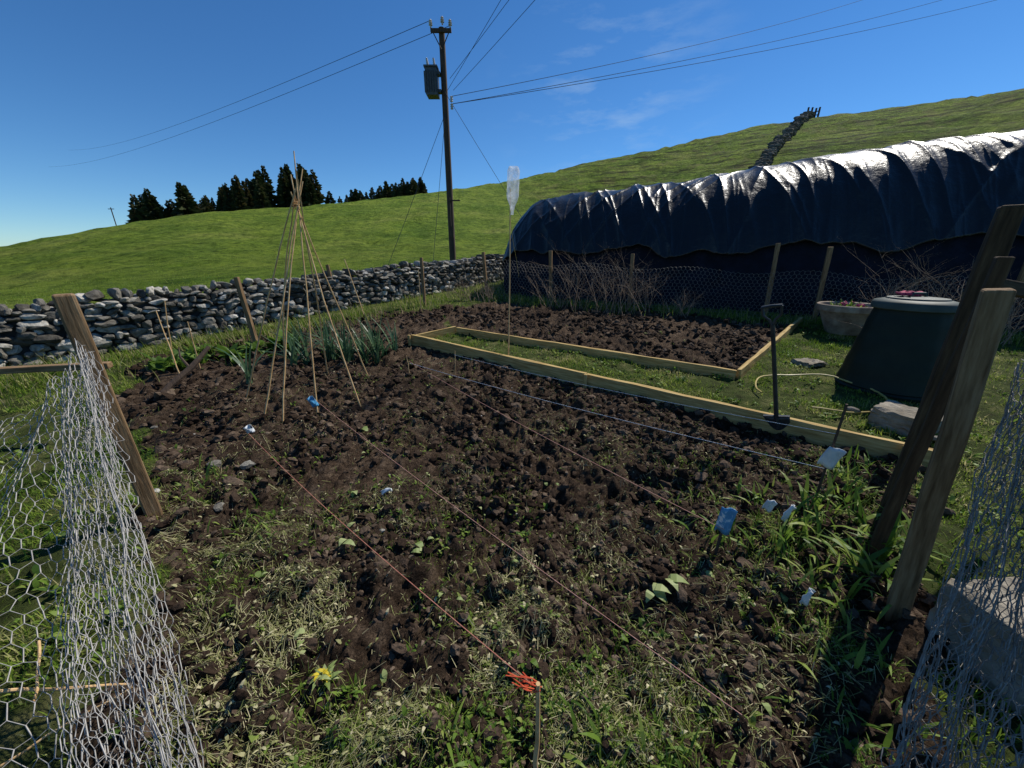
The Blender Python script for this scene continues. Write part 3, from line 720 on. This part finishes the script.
for i in range(9):
    a=i*.9;mb.tube([Vector((.072+math.cos(a)*.011,.70+math.sin(a)*.011,.415)),Vector((.045+math.cos(a)*.018,.70+math.sin(a)*.015,.42+.012*math.sin(a*2))),Vector((.03-.006*i,.71+math.cos(a)*.015,.425+.012*math.cos(a)))],.0018,5)
mb.obj('twine_knot',[M['red']])
def string(p0,p1,mat,r=.0016,sag=.03):
    p0=Vector(p0);p1=Vector(p1);mb=MB();P=[]
    n=40
    for i in range(n+1):
        t=i/n;p=p0.lerp(p1,t);p.z-=sag*4*t*(1-t);p.z=max(p.z,h(p.x,p.y)+.03);P.append(p)
    mb.tube(P,r,5);return mb.obj('marker_string',[M[mat]])
string((.06,.70,.42),(-2.25,2.85,.12),'redtw',.0016,.05)
string((-1.95,3.4,.22),(.78,.82,.08),'pinktw',.0018)
string((-1.25,4.33,.35),(1.11,1.58,.2),'pinktw',.0020)
string((-1.25,4.33,.33),(2.03,2.09,.25),'whitetw',.0021)
string((-.72,4.45,.4),(2.03,2.09,.5),'whitetw',.0018)
# ------------------------------------------------------------------ bottle on cane
bc=empty('bottle_on_cane')
bx,by=-.05,4.80
mb=MB();mb.tube([(bx,by,h(bx,by)-.05),(bx+.02,by,1.2),(bx+.03,by,2.3)],[.009,.008,.007],7);mb.obj('cane',[M['cane']],parent=bc)
mb=MB();prof=[(.018,0),(.018,.045),(.024,.05),(.03,.09),(.062,.16),(.072,.2),(.069,.24),(.073,.26),(.069,.3),(.073,.33),(.069,.4),(.072,.46),(.055,.50),(0,.48)]
mb.lathe(prof,(bx+.05,by,2.02),20,0,Matrix.Rotation(.04,3,'Y'));mb.obj('plastic_bottle',[M['bottle']],parent=bc)
cane((bx+.03,by+.0,1.95),(bx+.14,by+.1,1.3),.002,'hose','tag_string')
# ------------------------------------------------------------------ spade
sp=empty('garden_spade')
b0=Vector((2.34,2.98,.16));t0=Vector((2.10,2.98,1.05));dr=(t0-b0).normalized();side=Vector((.82,-.57,0));side=(side-dr*side.dot(dr)).normalized();fr=dr.cross(side)
mb=MB();mb.tube([b0+dr*-.05,b0.lerp(t0,.3),b0.lerp(t0,.98)],[.02,.017,.016],10)
hw=.065
for sgn in(-1,1): mb.tube([t0-dr*.04,t0+dr*.02+side*sgn*.02,t0+dr*.06+side*sgn*hw*.9,t0+dr*.13+side*sgn*hw],[.011,.011,.010,.010],8)
mb.tube([t0+dr*.13-side*hw*1.05,t0+dr*.135,t0+dr*.13+side*hw*1.05],.013,8)
mb.obj('shaft_and_d_handle',[M['darksteel']],parent=sp)
mb=MB();V=[];Fs=[]
for i in range(9):
    for j in range(9):
        uu=(j/8-.5);vv=i/8;wd=.19*(1-.12*vv);z_=-.28*vv-(.02*(1-(2*uu)**2) if i==8 else 0)
        p=b0+dr*(.06+z_)+side*uu*wd+fr*(.02*(2*uu)**2+.015*vv)
        V.append(p)
for i in range(8):
    for j in range(8): a=i*9+j;Fs.append((a,a+1,a+10,a+9))
mb.add(V,Fs);mb.box(b0+dr*.07,(.19,.03,.008),0,Matrix((side,fr,dr)).transposed())
o=mb.obj('blade',[M['darksteel']],parent=sp);so=o.modifiers.new('s','SOLIDIFY');so.thickness=.003
# ------------------------------------------------------------------ compost bin
cb=empty('compost_bin')
cx,cy=4.32,4.02;cz=hb(cx,cy)-.02
mb=MB();prof=[(.47,0),(.475,.03),(.455,.05)]
for i in range(12):
    t=i/11;prof.append((.455-.145*t+(.006 if i%3==0 else 0),.06+.86*t))
prof+=[(.315,.94),(.30,.96)]
mb.lathe(prof,(cx,cy,cz),64,rib=.012)
mb.obj('body',[M['bin']],parent=cb)
mb=MB();mb.lathe([(.335,.90),(.35,.91),(.35,.965),(.335,.985),(.25,1.005),(.24,1.02),(.12,1.03),(0,1.032)],(cx,cy,cz),40)
mb.tube([(cx-.09,cy,cz+1.02),(cx-.06,cy,cz+1.065),(cx+.06,cy,cz+1.065),(cx+.09,cy,cz+1.02)],.014,8)
mb.obj('lid',[M['lid']],parent=cb)
ra=rng.random(26)*6.3;rr=rng.random(26)*.11
C=np.stack([cx-.05+np.cos(ra)*rr,cy+.05+np.sin(ra)*rr*.6,cz+1.045+rng.random(26)*.03],1)
lumps('pink_glove',C,np.stack([rng.uniform(.02,.05,26),rng.uniform(.015,.03,26),rng.uniform(.012,.022,26)],1),rng.random(26)*3,M['pink'],2,1,.15,tilt=.4)
# ------------------------------------------------------------------ pot
po=empty('plant_pot');cx,cy=5.55,6.15;cz=hb(cx,cy)
mb=MB();mb.lathe([(.22,0),(.24,.02),(.33,.22),(.39,.36),(.40,.37),(.43,.375),(.44,.40),(.44,.47),(.425,.48),(.40,.47),(.38,.42)],(cx,cy,cz+.04),36);mb.obj('bowl',[M['pot']],parent=po)
mb=MB();mb.lathe([(.38,.41),(.2,.44),(0,.45)],(cx,cy,cz+.04),24);mb.obj('compost',[M['potsoil']],parent=po)
ra=rng.random(70)*6.3;rr=rng.random(70)*.33
blades('plant',np.stack([cx+np.cos(ra)*rr,cy+np.sin(ra)*rr,np.full(70,cz+.46)],1),rng.uniform(.04,.14,70),.03,ra,rng.uniform(.2,1.2,70),M['weed'],4,True,parent=po)
ra=rng.random(6)*6.3;rr=rng.random(6)*.3
lumps('pink_flowers',np.stack([cx+np.cos(ra)*rr,cy+np.sin(ra)*rr,np.full(6,cz+.52)],1),np.full((6,3),.028),ra,M['pink'],2,1,.3,parent=po)
# ------------------------------------------------------------------ blocks & slabs
def block(name,c,sz,yaw,tx=0,j=.006):
    import bmesh
    bm=bmesh.new();bmesh.ops.create_cube(bm,size=1);bmesh.ops.subdivide_edges(bm,edges=bm.edges[:],cuts=7,use_grid_fill=True)
    for v in bm.verts:
        v.co=Vector((v.co.x*sz[0],v.co.y*sz[1],v.co.z*sz[2]));v.co+=Vector((random.gauss(0,j),random.gauss(0,j),random.gauss(0,j)))
    me=bpy.data.meshes.new(name);bm.to_mesh(me);bm.free();me.materials.append(M['concrete']);o=bpy.data.objects.new(name,me)
    o.location=c;o.rotation_euler=(tx,0,yaw);link(o);b=o.modifiers.new('b','BEVEL');b.width=.008;b.segments=2;return o
block('concrete_block',(3.55,3.05,hb(3.6,3.1)+.09),(.36,.40,.17),.5,.05)
block('stone_slab',(1.98,.86,.12),(.34,.66,.34),.1,.0,.007)
block('flagstone',(3.95,4.75,hb(3.9,4.7)+.03),(.3,.25,.05),.3)
lumps('rubble_stones',np.array([(-2.45,2.15,.03),(-2.3,2.5,.03),(-1.9,2.0,.02),(-3.3,3.1,.05),(-2.0,2.45,.06),(3.3,3.3,.15),(3.55,2.75,.12)]),np.array([(.06,.05,.03)]*7)*rng.uniform(.5,1.1,(7,1)),rng.random(7)*3,M['stone'],2,.7,.12,cuts=4)
mb=MB();P=[]
for i in range(50):
    a=-2.2+i/49*5.4;x_=3.3+math.cos(a)*.62+.02*math.sin(a*3);y_=3.75+math.sin(a)*.5
    P.append((x_,y_,h(x_,y_)+.05+.03*math.sin(a*2)**2))
mb.tube(P,.009,7);mb.obj('garden_hose',[M['hose']])
# ------------------------------------------------------------------ seed packets on sticks
def packet(x_,y_,zc,w,hh_,yaw,mat,stick=True,tilt=.2,zt=None):
    e=empty('seed_packet_marker');R=Matrix.Rotation(yaw,3,'Z')@Matrix.Rotation(tilt,3,'Y')@Matrix.Rotation(.1,3,'X')
    V=[];Fs=[];nn_=7
    for i in range(nn_):
        for j in range(nn_):
            p=Vector(((j/(nn_-1)-.5)*w,.012*math.sin(j*1.1+i*.6)+random.gauss(0,.0015),(i/(nn_-1)-.5)*hh_));V.append(R@p+Vector((x_,y_-.02,zc)))
    for i in range(nn_-1):
        for j in range(nn_-1): a=i*nn_+j;Fs.append((a,a+1,a+nn_+1,a+nn_))
    mb=MB();mb.add(V,Fs);o=mb.obj('packet',[M[mat]],parent=e);so=o.modifiers.new('s','SOLIDIFY');so.thickness=.002
    if stick:
        mb=MB();mb.tube([(x_,y_,h(x_,y_)-.04),(x_+.01,y_,(zt or zc+hh_*.4))],[.008,.007],7);mb.obj('stick',[M['pole']],parent=e)
packet(1.12,1.62,.24,.07,.17,-.5,'packet',tilt=.05)
packet(2.03,2.09,.34,.09,.15,-.5,'packetw',zt=.70)
packet(1.62,1.82,.13,.07,.11,.6,'packetw',tilt=.7)
packet(1.52,1.85,.16,.05,.08,-.6,'packetw',False)
packet(1.33,1.28,.10,.025,.09,.3,'packetw',False,.1)
packet(-2.3,2.95,.12,.06,.08,.6,'packetw',tilt=-.3)
packet(-1.93,3.35,.22,.06,.12,.5,'packet',False,-.4)
packet(-.85,2.15,.05,.03,.07,.3,'packetw',False,1.2)
P=[];az=[]
for i in range(12): P.append((-.72+random.gauss(0,.01),.98+random.gauss(0,.01),0));az.append(i*.52)
P=np.array(P);P[:,2]=H(P[:,0],P[:,1])+.03
e=empty('yellow_flower');blades('petals',P,.028,.012,np.array(az),1.3,M['yellow'],3,True,parent=e)
P2=P.copy();P2[:,2]-=.02;blades('leaves',P2,.06,.022,np.array(az)*1.3,1.3,M['pale_leaf'],4,True,parent=e)
# ------------------------------------------------------------------ bare shrubs
def shrub(name,x_,y_,ht,n=10,spread=.5):
    A=[];B=[];RA=[];RB=[]
    def rec(p,dv,L,r,dep):
        k=3
        for i in range(k):
            q=p+dv*L/k;dv=(dv+Vector((random.gauss(0,.15),random.gauss(0,.15),random.gauss(0.02,.1)))).normalized()
            A.append(p[:]);B.append(q[:]);RA.append(r);RB.append(r*.82);r*=.82;p=q
            if dep<3 and random.random()<.75:
                nd=(dv+Vector((random.gauss(0,.7),random.gauss(0,.7),random.gauss(.1,.3)))).normalized();rec(p,nd,L*random.uniform(.4,.7),r*.7,dep+1)
    for i in range(n):
        bx_=x_+random.gauss(0,spread*.3);by_=y_+random.gauss(0,spread*.2)
        rec(Vector((bx_,by_,hb(bx_,by_))),Vector((random.gauss(0,.45),random.gauss(0,.35),1)).normalized(),ht*random.uniform(.6,1),.007,0)
    edges_mesh(name,A,B,np.array(RA),np.array(RB),M['twig'],4)
for (a,b,c) in((.9,8.45,.8),(1.4,8.15,1.0),(1.9,7.95,1.0),(2.3,7.8,.9),(2.75,7.7,.7),(3.4,7.5,.45),(6.4,6.3,1.0),(7.0,5.9,1.1),(7.6,5.7,1.1),(-.6,9.0,.5),(-1.2,9.3,.5),(5.9,5.6,.5),(5.3,4.9,.9),(5.7,4.6,.9)): shrub('bare_shrub',a,b,c,12)
# ------------------------------------------------------------------ foreground posts + crumpled wire
plank('gate_post',(-2.27,1.95,-.1),(-2.29,1.93,1.37),.09,.08,M['wood'],facing=(.75,-.65,0),bevel=.01)
plank('gate_post',(1.76,1.25,-.1),(1.60,1.25,1.45),.068,.06,M['wood'],facing=(.75,-.65,0),bevel=.008)
plank('gate_post',(2.36,1.93,-.1),(2.37,1.93,1.78),.085,.08,M['wood_dark'],facing=(.75,-.65,0),bevel=.01)
plank('gate_post',(1.98,1.62,-.1),(2.02,1.60,1.55),.05,.05,M['wood_dark'],facing=(.75,-.65,0),bevel=.006)
plank('gate_brace',(2.36,1.88,1.42),(3.4,2.3,1.30),.07,.04,M['wood_dark'],facing=(0,0,1))
plank('fence_rail',(-6.2,2.2,.72),(-3.5,3.1,.66),.05,.07,M['wood'],facing=(0,0,1))
cane((1.66,.60,-.05),(1.80,.92,.55),.007)
def sheetfn(tr,tl,br,bl,fold,amp,seed,bulge=.1,nf=9):
    tr,tl,br,bl=map(np.array,(tr,tl,br,bl))
    nrm=np.cross((tl-tr)+(bl-br),(tr-br)+(tl-bl));nrm=nrm/np.linalg.norm(nrm)
    def f(u,v):
        uu=np.clip(u,0,1)**fold
        top=tr+(tl-tr)*uu[:,None];bot=br+(bl-br)*uu[:,None]
        P=bot+(top-bot)*v[:,None]
        fo=np.sin(u*np.pi*nf+v*3)*amp*(1-uu)+ (fbm(u*4,v*4,seed,3)-.5)*.16*(.3+uu)
        P=P+nrm*(fo+bulge*np.sin(np.pi*np.clip(v,0,1)))[:,None]
        P[:,0]+=(fbm(v*5+seed,u*3,seed+2,2)-.5)*.08*(1-uu)
        P[:,2]=np.maximum(P[:,2],.01)
        return P
    return f
hexwire('chicken_wire',1.9,1.7,sheetfn((-2.17,1.85,1.12),(-2.75,1.50,.50),(-.94,.64,.0),(-2.5,.1,.12),2.0,.04,3,0.0),.062,.0012,jit=.006)
for k_,(sd,c_) in enumerate(((8,.055),(21,.06))):
    hexwire('chicken_wire',.70,1.75,sheetfn((-2.15+.02*k_,1.86,1.10),(-2.22,1.72,.98),(-.93-.02*k_,.66,.0),(-1.17,.5,.02),1.0,.03,sd,.0,7+k_*2),c_,.0010,jit=.007)
hexwire('chicken_wire',1.5,1.7,sheetfn((1.75,1.22,1.25),(2.05,1.0,1.2),(1.04,.62,.0),(1.6,.2,.0),1.4,.04,5,.0),.05,.0011,'galv2',jit=.005)
for k_,(sd,c_) in enumerate(((9,.055),(14,.05),(27,.055))):
    hexwire('chicken_wire',.8,1.7,sheetfn((1.74+.02*k_,1.22,1.22),(1.98,1.12,1.15),(1.03+.02*k_,.62,.0),(1.35,.42,.0),1.1,.035,sd,.0,8+k_),c_,.0010,'galv2',jit=.006)
cane((-1.75,.85,.15),(-1.45,.95,.02),.006);cane((-1.95,1.1,.05),(-1.55,.8,.18),.005);cane((-1.6,.7,.05),(-1.35,.9,.1),.004)
# ------------------------------------------------------------------ world, sun, camera
EL,AZS=48,50
w=bpy.data.worlds.new('World');sc.world=w;w.use_nodes=True;nt=w.node_tree
bg=nt.nodes['Background'];sky=nt.nodes.new('ShaderNodeTexSky');sky.sky_type='NISHITA';sky.sun_disc=False
sky.sun_elevation=math.radians(EL);sky.sun_rotation=math.radians(AZS);sky.air_density=1.0;sky.dust_density=0;sky.ozone_density=4;sky.altitude=1200
hs=nt.nodes.new('ShaderNodeHueSaturation');hs.inputs['Saturation'].default_value=1.18
nt.links.new(sky.outputs[0],hs.inputs['Color'])
tn=nt.nodes.new('ShaderNodeMixRGB');tn.blend_type='MULTIPLY';tn.inputs[0].default_value=1;tn.inputs[2].default_value=(.80,1.02,1.16,1);nt.links.new(hs.outputs[0],tn.inputs[1])
tc=nt.nodes.new('ShaderNodeTexCoord')
mp=nt.nodes.new('ShaderNodeMapping');mp.inputs['Scale'].default_value=(3,3,11);mp.inputs['Rotation'].default_value=(0,.25,0);nt.links.new(tc.outputs['Generated'],mp.inputs[0])
no=nt.nodes.new('ShaderNodeTexNoise');no.inputs['Scale'].default_value=2.2;no.inputs['Detail'].default_value=7;no.inputs['Roughness'].default_value=.6;nt.links.new(mp.outputs[0],no.inputs['Vector'])
cr=nt.nodes.new('ShaderNodeValToRGB');cr.color_ramp.elements[0].position=.5;cr.color_ramp.elements[1].position=.8;nt.links.new(no.outputs['Fac'],cr.inputs[0])
ds=nt.nodes.new('ShaderNodeVectorMath');ds.operation='DISTANCE';ds.inputs[1].default_value=(.20,.925,.325);nt.links.new(tc.outputs['Generated'],ds.inputs[0])
mr=nt.nodes.new('ShaderNodeMapRange');mr.inputs[1].default_value=0;mr.inputs[2].default_value=.26;mr.inputs[3].default_value=.5;mr.inputs[4].default_value=0;nt.links.new(ds.outputs['Value'],mr.inputs[0])
ml=nt.nodes.new('ShaderNodeMath');ml.operation='MULTIPLY';nt.links.new(cr.outputs[0],ml.inputs[0]);nt.links.new(mr.outputs[0],ml.inputs[1])
mx=nt.nodes.new('ShaderNodeMixRGB');mx.inputs[2].default_value=(5,6.5,8,1);nt.links.new(ml.outputs[0],mx.inputs[0]);nt.links.new(tn.outputs[0],mx.inputs[1])
nt.links.new(mx.outputs[0],bg.inputs[0]);bg.inputs[1].default_value=.10
S=Vector((math.sin(math.radians(AZS))*math.cos(math.radians(EL)),math.cos(math.radians(AZS))*math.cos(math.radians(EL)),math.sin(math.radians(EL))))
l=bpy.data.lights.new('sun','SUN');l.energy=5.0;l.angle=math.radians(.5);l.color=(1,.95,.86)
lo=bpy.data.objects.new('sun',l);lo.rotation_euler=S.to_track_quat('Z','Y').to_euler();lo.location=(0,0,30);link(lo)
c=bpy.data.cameras.new('camera');c.lens=13.0;c.sensor_width=36;c.clip_start=.02;c.clip_end=3000
co=bpy.data.objects.new('camera',c);co.location=(0,0,1.55);co.rotation_euler=(math.radians(90-19),0,0);link(co);sc.camera=co
sc.view_settings.view_transform='Standard';sc.view_settings.look='None';sc.view_settings.exposure=0
print('done')
